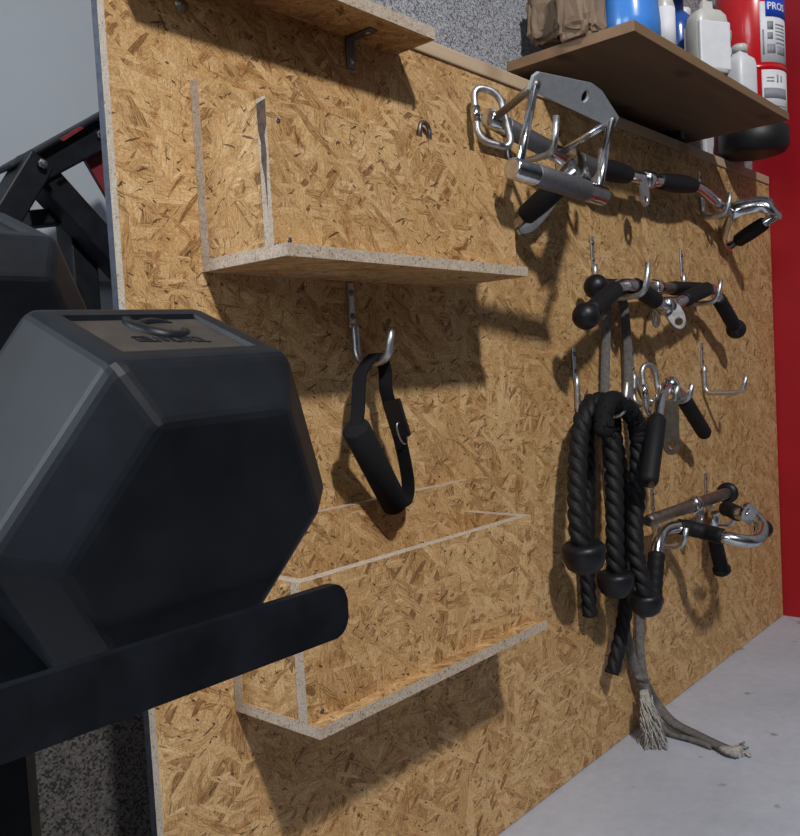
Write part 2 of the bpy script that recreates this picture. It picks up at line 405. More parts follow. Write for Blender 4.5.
# U bolt behind the upper box's front
c = V(((P(419, 137, -.008).x+P(431, 137, -.008).x)/2, -.0078, 1.1172)); hw = .0115
pts = [c+V((-hw, 0, 0)), c+V((-hw, 0, .014))]+[c+V((-hw*math.cos(a), 0, .014+hw*math.sin(a))) for a in [PI*k/10 for k in range(1, 10)]]+[c+V((hw, 0, .014)), c+V((hw, 0, 0))]
tag(MB().tube(pts, .0033, 12).build('u_bolt', M['dsteel']), 'small dark steel U bolt standing on the back edge of the upper box', 'bolt')

# ------------------------------------------------------------------ hooks
HG = 'steel hooks on the board'
def hook(x, ztop, label, reach=.098, zrod=None, tip=.043, prongs=(0,), lean=0.0):
    t = thing('wall_hook', (x, 0, ztop-.11), label, 'hook', HG)
    zr = ztop-.110 if zrod is None else zrod
    pl = MB(); w = .0052
    pl.box(x-w, x+w, -.0042, -.0006, ztop-.062, ztop, .0012)
    p = pl.build('plate', M['steel'], t)
    for z in (ztop-.013, ztop-.045):
        MB().lathe(V((x, -.0042, z)), V((0, -1, 0)), [(.0046, 0), (.0042, .0012), (.002, .0022), (0, .0015)], 14).build('screw', M['dsteel'], p)
    for dx in prongs:
        q = [V((x, -.0062, ztop-.055)), V((x+dx*.3, -.0068, zr+.04)), V((x+dx, -.007, zr)), V((x+dx, -reach+.004, zr+.001)), V((x+dx+lean, -reach-.004, zr+tip))]
        MB().tube(fillet(q, .022, 8), .0056, 14).build('rod', M['steel'], t)
    return t
hook(-1.717, .898, 'steel hook between the two wooden boxes, holding the foam grip strap', reach=.068)
hook(-1.320, 1.224, 'steel hook at upper left of the tools, behind the double row handle', zrod=1.112, tip=.06)
hook(-1.155, 1.222, 'steel hook holding the left end of the long top bar', reach=.09, zrod=1.092, tip=.055)
hook(-.485, 1.217, 'steel hook holding the right end of the long top bar', reach=.07, zrod=1.104, tip=.05)
hook(-1.035, 1.017, 'steel hook carrying the left half of the ball ended bars and the grey strap', zrod=.892, tip=.06, reach=.112)
hook(-.612, 1.020, 'steel hook carrying the right half of the ball ended bars', reach=.087, zrod=.892, tip=.05, lean=.002)
hook(-1.125, .803, 'steel hook from which the black twisted ropes hang', zrod=.672, tip=.062, reach=.104)
hook(-.885, .80, 'double pronged steel hook holding the V handle and silver link', prongs=(-.012, .060), reach=.10, zrod=.680, tip=.036)
hook(-.512, .805, 'empty steel hook nearest the red wall, with nothing hanging on it', zrod=.682, tip=.038, reach=.101)
hook(-.815, .494, 'lower left steel hook under the V shaped row bar', zrod=.368, reach=.072, tip=.045)
hook(-.518, .490, 'lower right steel hook under the V shaped row bar', zrod=.366, reach=.072, tip=.05)

# ------------------------------------------------------------------ foam grip strap on the first hook
st = thing('strap_handle', P(385, 515, -.05), 'black webbing strap with foam grip hanging from the hook between the boxes', 'strap handle')
ga, gb = P(355, 427, -.062), P(396, 506, -.040)
gd = (gb-ga).normalized()
MB().lathe(ga, gd, [(.006, 0), (.0165, .0005), (.0185, .003), (.0185, (gb-ga).length-.003), (.0165, (gb-ga).length-.0005), (.006, (gb-ga).length)], 30).build('foam_grip', M['foam'], st)
hp = [ga+gd*.002, P(358, 410, -.055), P(359, 385, -.048), P(362, 371, -.045), P(374, 358, -.045), P(385, 370, -.046), P(386, 390, -.046), P(394, 418, -.046), P(402, 448, -.044), P(408, 482, -.041), P(406, 500, -.039), gb+gd*.003]
hp[4] = V((-1.717, hp[4].y, .7995)) if abs(hp[4].x+1.717) < .03 else hp[4]
wv = V((.25, -.97, 0)).normalized()
cr = lambda w, h: [(-w/2, -h/2), (w/2, -h/2), (w/2, h/2), (-w/2, h/2)]
path = smooth_path(hp, 6)
MB().sweep(path, cr(.0030, .0190), hint=wv, smooth=False).build('webbing', M['web'], st)
kp = smooth_path([P(391, 400, -.049), P(397, 420, -.049), P(402, 436, -.048)], 4)
MB().sweep(kp, cr(.006, .026), hint=wv, smooth=False).build('buckle', M['blk'], st)
rp = [P(397, 424, -.052), P(403, 425, -.052), P(407, 440, -.052), P(404, 444, -.052), P(399, 436, -.052)]
MB().tube(smooth_path(rp, 5, True), .0012, 8, closed=True).build('wire_loop', M['steel'], st)

# ------------------------------------------------------------------ generic bar helpers
def ends_up(b): return b
def grip(parent, path, r, name='grip', mat=None, bulge=0, rings=0):
    L = arc_len(path); T = L[-1]; n = 22
    pts = [sub(path, k/n, min(1, k/n+1e-4))[0] for k in range(n)]+[path[-1]]
    rad = [r*(.82 if k in (0, n) else 1)*(1+bulge*math.sin(PI*k/n)-(.06 if rings and k % 4 == 2 else 0)) for k in range(n+1)]
    return MB().tube(pts, r, 22, rad=rad).build(name, mat or M['blkgrip'], parent)

# ------------------------------------------------------------------ double row handle
dh = thing('double_row_handle', P(560, 190, -.12), 'chrome double row handle with two knurled grips and a grey plate', 'cable handle')
bl, brr = P(487, 117, -.030), P(563, 157, -.046); fl_, fr_ = P(512, 168, -.172), P(603, 196, -.188)
pL, pR = P(535, 85, -.150), P(611, 121, -.160)
for a, b, nm in ((bl, brr, 'grip'), (fl_, fr_, 'grip')):
    d = (b-a).normalized(); L = (b-a).length; R = .0148
    g = MB().lathe(a, d, [(R-.003, 0), (R, .002), (R, L-.002), (R-.003, L)], 28).build(nm, M['chrome'], dh)
    MB().lathe(a+d*L*.22, d, [(R, 0), (R+.0007, .001), (R+.0007, L*.56), (R, L*.56+.001)], 28).build('knurling', M['knurl'], g)
for a, b in ((bl, pL), (brr, pR), (fl_, pL), (fr_, pR)):
    oth = {id(bl): brr, id(brr): bl, id(fl_): fr_, id(fr_): fl_}[id(a)]
    s = a+(oth-a).normalized()*.014
    MB().tube([s, b], .0062, 14).build('rod', M['chrome'] if a is not bl else M['bronze'], dh)
e1 = (pR-pL).normalized(); e2 = ((pL+pR)/2-((bl+fl_+brr+fr_)/4)); e2 = (e2-e1*e2.dot(e1)).normalized(); nn = e1.cross(e2)
L = (pR-pL).length
prof = [(-.011, -.009), (L+.011, -.009), (L+.013, .010), (L*.72, .034), (L*.58, .037), (-.004, .018), (-.012, .010)]
hc = pL+e1*L*.56+e2*.016
MB().prism([pL+e1*x+e2*y-nn*.003 for x, y in prof], nn*.006, hole=[hc+(e1*math.cos(k*PI/8)+e2*math.sin(k*PI/8))*.0095-nn*.003 for k in range(16)]).build('plate', M['plate'], dh)
for p in (pL, pR):
    MB().sphere(p, .0085, 16).build('bolt', M['dsteel'], dh)

# D shaped carabiner around the rear grip
def link(c, ax, up, w, h, r, name, label, gate=True, skew=0, rk=.95):
    t = thing(name, c-up*h/2, label, 'carabiner', 'silver snap links')
    pts = []
    hw, hh, rc = w/2-r, h/2-r, min(w/2-r, h/2-r)*rk
    for cx, cy, a0 in ((hw-rc, hh-rc, 0), (-hw+rc, hh-rc, 90), (-hw+rc, -hh+rc, 180), (hw-rc, -hh+rc, 270)):
        for k in range(7):
            a = math.radians(a0+k*15); x, y = cx+rc*math.cos(a), cy+rc*math.sin(a)
            pts.append(c+ax*(x+skew*y*(1 if x > 0 else 0))+up*y)
    MB().tube(pts, r, 14, closed=True).build('ring', M['steel'], t)
    if gate:
        a = c-ax*hw+up*h*.10; b = c-ax*hw-up*h*.14
        MB().cyl(a, b, r*1.35, 16).build('screw_gate', M['chrome'], t)
    return t
cc = P(491, 117, -.036)
link(cc, (RT*.95-UP*.16+fwd*.26).normalized(), (UP*.995-RT*.10).normalized(), .064, .098, .0058, 'carabiner', 'silver D shaped carabiner around the rear grip of the double row handle', rk=.72, skew=-.16)

# ------------------------------------------------------------------ long top bar with neutral grips
lb = thing('lat_bar', P(650, 200, -.05), 'long chrome pulldown bar with strap ends across the top right hooks', 'cable bar')
ctrl = [P(578, 160, -.045), P(592, 166, -.045), P(612, 171, -.047), P(645, 179, -.05), P(672, 183, -.05), P(697, 187, -.049), P(714, 200, -.047), P(729, 213, -.052)]
bp = smooth_path(ctrl, 8)
MB().tube(bp, .0125, 20).build('shaft', M['chrome'], lb)
grip(lb, bp[11:21], .0165, bulge=.22); grip(lb, bp[28:40], .0155, bulge=.28)
MB().tube(bp[0:10], .0150, 20).build('sleeve', M['knurl'], lb)
sw = P(647, 180, -.05); bd = (ctrl[4]-ctrl[3]).normalized()
col = MB().lathe(sw-bd*.016, bd, [(.016, 0), (.019, .003), (.019, .029), (.016, .032)], 24).build('swivel', M['chrome'], lb)
ec = P(646, 193, -.068)
epl = MB().prism([ec+V((math.cos(a)*.0165, 0, math.sin(a)*.026)) for a in [k*PI/10 for k in range(20)]], V((0, .006, 0)), hole=[ec+V((math.cos(a)*.008, 0, -.010+math.sin(a)*.008)) for a in [k*PI/8 for k in range(16)]])
epl.build('eye_plate', M['steel'], lb)
def dend(ga, gb, root, sgn):       # strap end and neutral grip
    gd = (gb-ga).normalized()
    sp = smooth_path([ga-gd*.012, ga+V((-sgn*.055, .006, .014)), root+V((0, 0, 0)), (root+gb)/2+V((-sgn*.012, -.012, .022 if sgn > 0 else .0)), gb+V((-sgn*.028, -.004, .020 if sgn > 0 else .002)), gb+gd*.014+V((sgn*.006, 0, 0))], 7)
    upv = gd.cross(V((sgn, 0, 0))).normalized()
    MB().sweep(sp, cr(.0045, .038), hint=upv, smooth=True).build('strap_end', M['chrome'], lb)
    MB().cyl(ga-gd*.012, gb+gd*.014, .0105, 18).build('grip_core', M['chrome'], lb)
    grip(lb, [ga.lerp(gb, k/10) for k in range(1, 9)], .0165, bulge=.12)
dend(P(733, 244, -.022), P(774, 217, -.135), ctrl[-1]+V((.008, 0, 0)), 1)
dend(P(519, 221, -.022), P(571, 176, -.125), ctrl[0]+V((-.008, 0, 0)), -1)

# ------------------------------------------------------------------ W shaped bar with balls
wb = thing('curl_bar', P(660, 340, -.08), 'bent W shaped curl bar with black ball ends, on the second row of hooks', 'cable bar')
yw = -.07
wq = [(586, 316), (612, 292), (622, 285), (634, 286), (650, 297), (667, 306), (684, 300), (700, 292), (711, 289), (718, 298), (736, 329)]
wp = [P(u, v, -.093+.0034*k) for k, (u, v) in enumerate(wq)]
pp = smooth_path(wp, 8); MB().tube(pp, .0120, 20).build('shaft', M['chrome'], wb)
for a, b in ((.3, 1.35), (3.1, 4.45), (6.1, 7.7), (9.1, 9.9)): grip(wb, pp[int(a*8):int(b*8)+1], .0165)
for q in (wp[0], wp[-1]): MB().sphere(q, .0238).build('end_ball', M['ball'], wb)
d = (wp[6]-wp[4]).normalized()
MB().lathe(wp[5]-d*.022, d, [(.015, 0), (.018, .002), (.018, .018), (.0145, .020), (.0145, .024), (.018, .026), (.018, .042), (.015, .044)], 24).build('swivel', M['chrome'], wb)
ec = P(676, 315, -.092); tl = (RT*.42-UP*.9).normalized(); tw = (RT*.9+UP*.42).normalized()
MB().prism([ec+tw*(math.cos(a)*.017)+tl*(math.sin(a)*.030) for a in [k*PI/10 for k in range(20)]], fwd*.006, hole=[ec+tl*.014+tw*(math.cos(a)*.0085)+tl*(math.sin(a)*.0085) for a in [k*PI/8 for k in range(16)]]).build('eye_plate', M['steel'], wb)
# straight bar behind it
sb = thing('straight_bar', P(650, 330, -.034), 'short straight bar behind the W shaped bar, black ball at its left end', 'cable bar')
ys = -.047
s0, s1 = P(596, 288, ys), P(702, 289, -.031)
s0.z = max(s0.z, .912); MB().cyl(s0, s1, .0120).build('shaft', M['bronze'], sb)
d = (s1-s0).normalized(); L = (s1-s0).length
MB().sphere(s0, .0230).build('end_ball', M['ball'], sb)
grip(sb, [s0+d*L*(.05+.03*k) for k in range(10)], .0155); grip(sb, [s0+d*L*(.66+.03*k) for k in range(12)], .0155)
cm = s0+d*L*.5
MB().lathe(cm-d*.018, d, [(.015, 0), (.018, .002), (.018, .034), (.015, .036)], 24).build('swivel', M['chrome'], sb)
ec = P(656, 319, ys-.0)
MB().tube([ec+V((math.cos(a)*.0125, 0, math.sin(a)*.0145)) for a in [k*PI/10 for k in range(20)]], .0042, 10, closed=True).build('eye_ring', M['steel'], sb)
MB().tube([cm+V((0, 0, -.012)), ec+V((0, 0, .014))], .005, 10).build('stem', M['steel'], sb)

# ------------------------------------------------------------------ V press-down handle and its link on the double hook
vh = thing('v_handle', P(660, 480, -.1), 'V shaped pressdown handle with two black grips on the double hook', 'cable handle')
ap = P(669, 386, -.080)
a1 = [ap, P(664, 390, -.090), P(659, 405, -.104), P(654, 440, -.122), P(648, 484, -.134)]
a2 = [ap, P(676, 391, -.076), P(684, 400, -.070), P(705, 434, -.056)]
p1, p2 = smooth_path(a1, 6), smooth_path(a2, 6)
MB().tube(p1[::-1]+p2[1:], .0125, 18).build('shaft', M['chrome'], vh)
grip(vh, sub(p1, .50, 1), .0178); grip(vh, sub(p2, .34, 1), .0165)
MB().sphere(ap+V((0, -.004, .002)), .0175, 18).build('hub', M['chrome'], vh)
ec = P(672, 424, -.112)
wx = (RT*.93+fwd*.36).normalized(); wz = UP
MB().prism([ec+wx*(math.cos(a)*.019)+wz*(math.sin(a)*.019-.042) for a in [PI+k*PI/10 for k in range(11)]]+[ec+wx*.016+wz*.045, ec-wx*.016+wz*.045], fwd*.006, hole=[ec+wx*(math.cos(a)*.0085)+wz*(-.042+math.sin(a)*.0085) for a in [k*PI/8 for k in range(16)]]).build('eye_plate', M['bronze'], vh)
lc = P(651, 390, -.064)
link(lc, (RT*.80+fwd*.35).normalized(), (UP*.99-RT*.12).normalized(), .046, .112, .0056, 'carabiner', 'tall silver oval link on the double hook beside the V handle')

# ------------------------------------------------------------------ V shaped row bar and rusty bar on the lowest hooks
rb = thing('row_bar', P(700, 600, -.05), 'V shaped chrome row bar with black grips on the lowest hooks', 'cable bar')
rc = [P(653, 602, -.050), P(656, 560, -.048), P(659, 540, -.046), P(666, 529, -.047), P(682, 527, -.062), P(705, 532, -.100), P(724, 537, -.146), P(745, 541, -.182), P(758, 539, -.195), P(762, 527, -.185), P(754, 516, -.162), P(739, 514, -.130), P(727, 509, -.085), P(716, 511, -.045), P(713, 522, -.036), P(715, 540, -.034), P(722, 571, -.034)]
rp = smooth_path(rc, 7); MB().tube(rp, .0135, 20).build('shaft', M['chrome'], rb)
Ls = arc_len(rp); T = Ls[-1]; fr = lambda i: Ls[i*7]/T
grip(rb, sub(rp, 0, fr(1)+.02), .0175, rings=1); grip(rb, sub(rp, fr(4)-.012, fr(6)), .0172, rings=1)
grip(rb, sub(rp, fr(11), fr(12)+.01), .0172); grip(rb, sub(rp, fr(15)-.01, 1), .0172, rings=1)
for q, dd in ((rc[0], V((0, 0, -1))), (rc[-1], (rc[-1]-rc[-2]).normalized())):
    MB().lathe(q-dd*.012, dd, [(.016, 0), (.0215, .003), (.0215, .013), (.016, .018)], 22).build('end_cap', M['ball'], rb)
MB().sphere(rc[9]+RT*.010+fwd*.016-UP*.006, .020, 18).build('corner_cap', M['ball'], rb)
ec = P(746, 512, -.178)
tl = (P(758, 524, -.18)-P(740, 508, -.18)).normalized(); tw = tl.cross(fwd).normalized(); fn = tl.cross(tw)
MB().prism([ec+tw*(math.cos(a)*.019)+tl*(math.sin(a)*.019-.012) for a in [PI+k*PI/10 for k in range(11)]]+[ec+tw*.019+tl*.035, ec-tw*.019+tl*.035], fn*.007, hole=[ec-tl*.010+tw*(math.cos(a)*.0088)+tl*(math.sin(a)*.0088) for a in [k*PI/8 for k in range(16)]]).build('eye_plate', M['chrome'], rb)

ru = thing('short_bar', P(685, 530, -.04), 'short worn brown steel bar with black end cap lying on top of the row bar', 'cable bar')
q0, q1 = P(648, 521, -.062), P(727, 493, -.060)
d = (q1-q0).normalized(); L = (q1-q0).length
MB().lathe(q0, d, [(.008, 0), (.0125, .006), (.0125, L*.36), (.0135, L*.37), (.0135, L*.93), (.0125, L)], 22).build('shaft', M['rust'], ru)
MB().lathe(q0-d*.004, d, [(.0095, 0), (.0095, .006), (.005, .0065)], 16).build('end_plug', M['dsteel'], ru)
MB().lathe(q1-d*.004, d, [(.014, 0), (.0245, .002), (.0245, .012), (.019, .018), (0, .020)], 26).build('end_cap', M['ball'], ru)
MB().lathe(q0+d*L*.50, d, [(.0145, 0), (.019, .002), (.019, .012), (.016, .013), (.016, .018), (.019, .020), (.019, .028), (.0145, .030)], 24).build('collar', M['chrome'], ru)
ec = q0+d*L*.56+V((0, -.012, -.022))
MB().prism([ec+V((math.cos(a)*.015, 0, math.sin(a)*.022)) for a in [k*PI/10 for k in range(20)]], V((0, .006, 0)), hole=[ec+V((math.cos(a)*.007, 0, -.008+math.sin(a)*.007)) for a in [k*PI/8 for k in range(16)]]).build('eye_plate', M['steel'], ru)

# ------------------------------------------------------------------ twisted ropes
def rope_prof(R, lobes=3, n=30): return [((R*(.74+.26*abs(math.cos(lobes*a/2))**.8))*math.cos(a), (R*(.74+.26*abs(math.cos(lobes*a/2))**.8))*math.sin(a)) for a in [2*PI*k/n for k in range(n)]]
def dense(pts, step=.004):
    T = arc_len(pts)[-1]; n = max(4, int(T/step)); out = []; L = arc_len(pts); i = 0
    for k in range(n+1):
        x = T*k/n
        while i < len(L)-2 and L[i+1] < x: i += 1
        dd = L[i+1]-L[i]; out.append(pts[i].lerp(pts[i+1], (x-L[i])/dd if dd else 0))
    return out
def rope(label, ctrl, R, balls, name='triceps_rope', sleeve=None):
    t = thing(name, min(ctrl, key=lambda q: q.z)-V((0, 0, .03)), label, 'rope', 'black ropes on the hook')
    pts = dense(smooth_path(ctrl, 10))
    MB().sweep(pts, rope_prof(R), twist=84, smooth=True).build('rope', M['rope'], t)
    for q, rr, ax in balls:
        ax = ax.normalized()
        MB().lathe(q-ax*rr*.62, ax, [(rr*.80, 0), (rr*.98, .006), (rr, rr*.35), (rr*.98, rr*.7), (rr*.82, rr*1.12), (rr*.5, rr*1.36), (rr*.42, rr*1.38)], 28).build('end_stop', M['ball'], t)
    if sleeve:
        ps = dense(sub(pts, *sleeve), .004)
        if sleeve[0] == 0: ps = [ps[0]+(ps[0]-ps[2]).normalized()*.010, ps[0]+(ps[0]-ps[2]).normalized()*.005]+ps
        MB().tube([p+V((random.uniform(-1, 1), random.uniform(-1, 1), 0))*.0015 for p in ps], R*1.12, 16, rad=[R*random.uniform(1.01, 1.08)*(.45, .85)[q] if q < 2 and sleeve[0] == 0 else R*random.uniform(1.01, 1.08) for q in range(len(ps))]).build('fuzzy_wrap', M['web'], t)
        fz = MB(); rg2 = random.Random(11)
        for k in range(170):
            p = rg2.choice(ps); d = V((rg2.uniform(-1, 1), rg2.uniform(-1, .4), rg2.uniform(-1, 1))).normalized(); a = p+d*R*1.05
            fz.tube([a, a+d*rg2.uniform(.002, .006)+V((0, 0, -.002)), a+d*rg2.uniform(.003, .008)+V((rg2.uniform(-.004, .004), 0, -rg2.uniform(.003, .009)))], .0006, 3)
        fz.build('loose_fibres', M['web'], t)['kind'] = 'stuff'
    return t
ra = [P(584, 553, -.078), P(579, 535, -.074), P(577, 490, -.066), P(580, 432, -.058), P(588, 410, -.056), P(600, 402, -.056), P(610, 412, -.058), P(614, 470, -.068), P(615, 540, -.076), P(616, 578, -.076)]
ra[5].z = max(ra[5].z, .698)
rope('longer twisted black rope in front, ends in two rubber stops at the left', ra, .0178, [(P(584, 556, -.078), .038, V((.1, 0, -1))), (P(616, 583, -.078), .034, V((0, 0, -1)))], sleeve=(.46, .60))
rbp = [P(603, 432, -.094), P(605, 410, -.092), P(613, 400, -.091), P(630, 412, -.095), P(638, 432, -.092), P(637, 490, -.089), P(635, 545, -.096), P(643, 583, -.110), P(646, 598, -.110)]
rbp[2].z = max(rbp[2].z, .6925)
rope('twisted black rope with a rubber stop at the right, beside the row bar grip', rbp, .0165, [(P(646, 603, -.106), .031, V((0, 0, -1)))], sleeve=(0, .42))
rcp = [P(590, 616, -.026), P(587, 560, -.023), P(588, 470, -.022), P(586, 430, -.022), P(588, 408, -.022), P(597, 406, -.024), P(612, 425, -.036), P(625, 500, -.044), P(627, 580, -.042), P(623, 625, -.038), P(612, 674, -.032)]
for k in (4, 5): rcp[k].z = max(rcp[k].z, .6945)
rope('thin black rope without stops hanging lowest behind the other ropes', rcp, .0150, [], 'plain_rope')

# ------------------------------------------------------------------ long grey strap down to the floor
gs = thing('long_strap', P(648, 745, -.03), 'long grey strap looped over a hook and hanging to the floor with frayed ends', 'strap')
def strapseg(ctrl, w, name, mat, taper=None):
    pts = dense(smooth_path(ctrl, 8), .012)
    prof = [(-.004, -w/2), (0, -w/2-.001), (.004, -w/2), (.0055, 0), (.004, w/2), (0, w/2+.001), (-.004, w/2), (-.0055, 0)]
    return MB().sweep(pts, prof, hint=RT.copy(), rad=[taper(k/(len(pts)-1)) for k in range(len(pts))] if taper else None).build(name, mat, gs)
strapseg([P(613, 292, -.017), P(607, 302, -.017), P(606, 340, -.016), P(605, 400, -.015), P(609, 480, -.015), P(619, 560, -.015), P(626, 630, -.016), P(634, 664, -.018), P(644, 690, -.026)], .0165, 'band', M['strap'])
strapseg([P(613, 292, -.017), P(622, 298, -.019), P(627, 340, -.018), P(629, 400, -.017), P(635, 480, -.016), P(640, 560, -.016), P(640, 620, -.017), P(641, 660, -.022), P(648, 700, -.034)], .0165, 'band', M['strap'])
f1 = P(655, 741, 0)
def floor_pt(u, v, z):
    d = ray(u, v); return CAM+d*((z-CAM.z)/d.z)
fr0 = P(642, 684, -.026)
strapseg([P(644, 690, -.036), P(647, 712, -.042), floor_pt(652, 738, .010), floor_pt(653, 743, .006)], .020, 'frayed_end', M['fray'], lambda t: .8+.85*t)
fm = MB(); rg = random.Random(5)
for k in range(90):
    a = P(646+rg.uniform(-6, 7), 703+rg.uniform(-8, 22), -.044); e = floor_pt(653+rg.uniform(-16, 15), 742+rg.uniform(-8, 8), .003)
    fm.tube([a, a.lerp(e, .5)+V((rg.uniform(-.006, .006), rg.uniform(-.010, 0), 0)), e], rg.uniform(.0008, .0016), 5)
fm.build('fringe', M['fray'], gs)['kind'] = 'stuff'
strapseg([P(641, 676, -.030), floor_pt(655, 702, .05), floor_pt(672, 722, .020), floor_pt(695, 734, .011), floor_pt(720, 746, .010), floor_pt(733, 751, .010)], .0205, 'tail', M['strap'])
strapseg([P(646, 700, -.034), floor_pt(666, 731, .012), floor_pt(690, 739, .007), floor_pt(712, 747, .006)], .010, 'tail', M['strap'])
strapseg([floor_pt(722, 747, .011), floor_pt(731, 751, .012), floor_pt(741, 752, .010)], .024, 'frayed_end', M['fray'], lambda t: .8+.5*t)
fm = MB()
for k in range(14):
    a = floor_pt(736+rg.uniform(-3, 3), 751+rg.uniform(-5, 5), .008); e = floor_pt(744+rg.uniform(-4, 7), 751+rg.uniform(-9, 9), .003)
    fm.tube([a, a.lerp(e, .5)+V((0, 0, rg.uniform(0, .006))), e], .0022, 5)
fm.build('fringe', M['fray'], gs)['kind'] = 'stuff'

# ------------------------------------------------------------------ hex dumbbell
DC = V((-2.3386, -.4902, .7119)); dyaw, dpit, drol = -.0153, .3857, .0259; DR = .09
ax = V((math.sin(dyaw)*math.cos(dpit), math.cos(dyaw)*math.cos(dpit), math.sin(dpit)))
dr_ = ax.cross(V((0, 0, 1))).normalized(); du_ = dr_.cross(ax)
dr, du = math.cos(drol)*dr_+math.sin(drol)*du_, -math.sin(drol)*dr_+math.cos(drol)*du_
db = thing('hex_dumbbell', DC-V((0, 0, .08)), 'big black hexagonal rubber dumbbell resting on the rack in the left foreground', 'dumbbell')
def ring(R, off): return [DC+ax*off+(dr*math.cos(math.radians(a))+du*math.sin(math.radians(a)))*R for a in (120, 60, 0, -60, -120, 180)]
def head(t0, name='head'):
    b = MB(); rs = [ring(DR*.739, t0-.0206), ring(DR, t0), ring(DR, t0+.0702), ring(DR*.739, t0+.0908)]
    vr = [[b.bm.verts.new(p) for p in r] for r in rs]
    top = None
    for i in range(3):
        for j in range(6):
            f = b._f((vr[i][j], vr[i][(j+1) % 6], vr[i+1][(j+1) % 6], vr[i+1][j]))
            if i == 1 and j == 0: top = f
    ef = b._f(vr[0]); b._f(vr[3][::-1])
    bmesh.ops.recalc_face_normals(b.bm, faces=b.bm.faces)
    keep = [e for e in b.bm.edges]
    r = bmesh.ops.inset_individual(b.bm, faces=[top], thickness=.0105, depth=0, use_even_offset=True)
    inner = top
    r = bmesh.ops.inset_individual(b.bm, faces=[inner], thickness=.0012, depth=-.0028, use_even_offset=True)
    bmesh.ops.bevel(b.bm, geom=[e for e in keep if e.is_valid], offset=.0042, segments=3, affect='EDGES', profile=.6)
    for f in b.bm.faces: f.smooth = False
    return b.build(name, M['rubber'], db)
h1 = head(0); h2 = head(.216)
tz = DR*math.sin(math.radians(60))             # distance of the top face from the axis
def on_top(u, v, dn=.0028):                    # point on the recessed floor of the near head's top face
    d = ray(u, v); o = DC+du*(tz-dn); return CAM+d*((o-CAM).dot(du)/d.dot(du))
cs = [DC+du*(tz-.0026)+dr*x+ax*y for x, y in ((-.0335, .0128), (.0335, .0128), (.0335, .0574), (-.0335, .0574))]
MB().prism(cs, du*.0006).build('recess_plate', M['recess'], h1)
lg = MB()
sw1 = smooth_path([on_top(*q) for q in ((129, 317), (126, 322), (130, 327), (140, 331), (152, 335), (168, 337.5), (180, 336.5), (186, 334), (183, 330))], 5)
sw2 = smooth_path([on_top(*q) for q in ((141, 328), (142, 325.5), (150, 324), (160, 323.6), (172, 324.6))], 5)
for s_, k in ((sw1, .0034), (sw2, .0026)):
    n = len(s_)-1; lg.sweep(s_, [(-1, -.6), (1, -.6), (.7, 1.0), (-.7, 1.0)], hint=du.copy(), rad=[k*(.35+.65*math.sin(PI*min(1, max(0, i/n*.9+.08)))) for i in range(n+1)])
lg.build('embossed_emblem', M['rubber'], h1)
lt = MB(); x = 140.0
while x < 207:
    w = random.choice((6, 7, 8)); a = on_top(x, 343.5); b2 = on_top(x+w*.62, 343.2)
    dirx = (b2-a).normalized(); diry = du.cross(dirx)
    hh = .0062
    kind = random.randint(0, 3)
    def bar(p, q): lt.sweep([p, q], [(-.0006, -.0007), (.0006, -.0007), (.0005, .0012), (-.0005, .0012)], hint=du.copy(), smooth=False)
    bar(a, a+diry*hh)
    if kind != 0: bar(b2, b2+diry*hh)
    if kind in (1, 2): bar(a+diry*hh, b2+diry*hh)
    if kind in (0, 2): bar(a, b2)
    x += w
lt.build('embossed_lettering', M['rubber'], h1)
MB().lathe(DC+ax*.085, ax, [(.014, 0), (.016, .02), (.0175, .056), (.016, .09), (.014, .112)], 24).build('handle', M['knurl'], db)

# ------------------------------------------------------------------ dumbbell rack
rk = thing('dumbbell_rack', (-2.7, -.3, 0), 'black steel dumbbell rack in the left foreground, its rail ends in front of the boxes', 'rack')
xr = -2.2500; z0, z1 = .6375, .6655
b = MB(); out = []
for cx, cz, a0 in ((xr-.009, z1-.009, 90), (xr-.009, z0+.009, 0)):
    for k in range(7):
        a = math.radians(a0-15*k); out.append(V((cx+.009*math.cos(a), -.503, cz+.009*math.sin(a))))
out += [V((-3.2, -.503, z0)), V((-3.2, -.503, z1))]
b.prism(out, V((0, .006, 0)), bev=.0006).build('front_rail', M['rackblk'], rk)
# tray under the heads, tilted like the dumbbell
bo = DC-du*(tz+.0048); tc = bo+ax*.160
tdir = V((1, 0, 0)); tn = tdir.cross(ax).normalized()
MB().obox(V((-2.76, tc.y, tc.z)), tdir, ax, tn, .462, .145, .003).build('tray', M['rackblk'], rk)
MB().box(-3.2, -2.45, -.17, -.13, .66, .70).build('back_rail', M['rackblk'], rk)
lx0, lx1 = P(-16, 800, -.30).x, P(7, 800, -.30).x; lx2 = P(20, 800, -.30).x
MB().box(lx0-.02, lx1, -.33, -.27, 0, .62).build('leg', M['rackblk'], rk)
MB().box(lx1, lx2, -.325, -.275, 0, .62).build('leg_facing', M['olive'], rk)['label'] = 'dusty olive edge of the leg'
MB().box(-3.2, -3.14, -.33, -.27, 0, .62).build('leg', M['rackblk'], rk)
MB().box(-3.2, lx1, -.32, -.28, .2, .24).build('brace', M['rackblk'], rk)

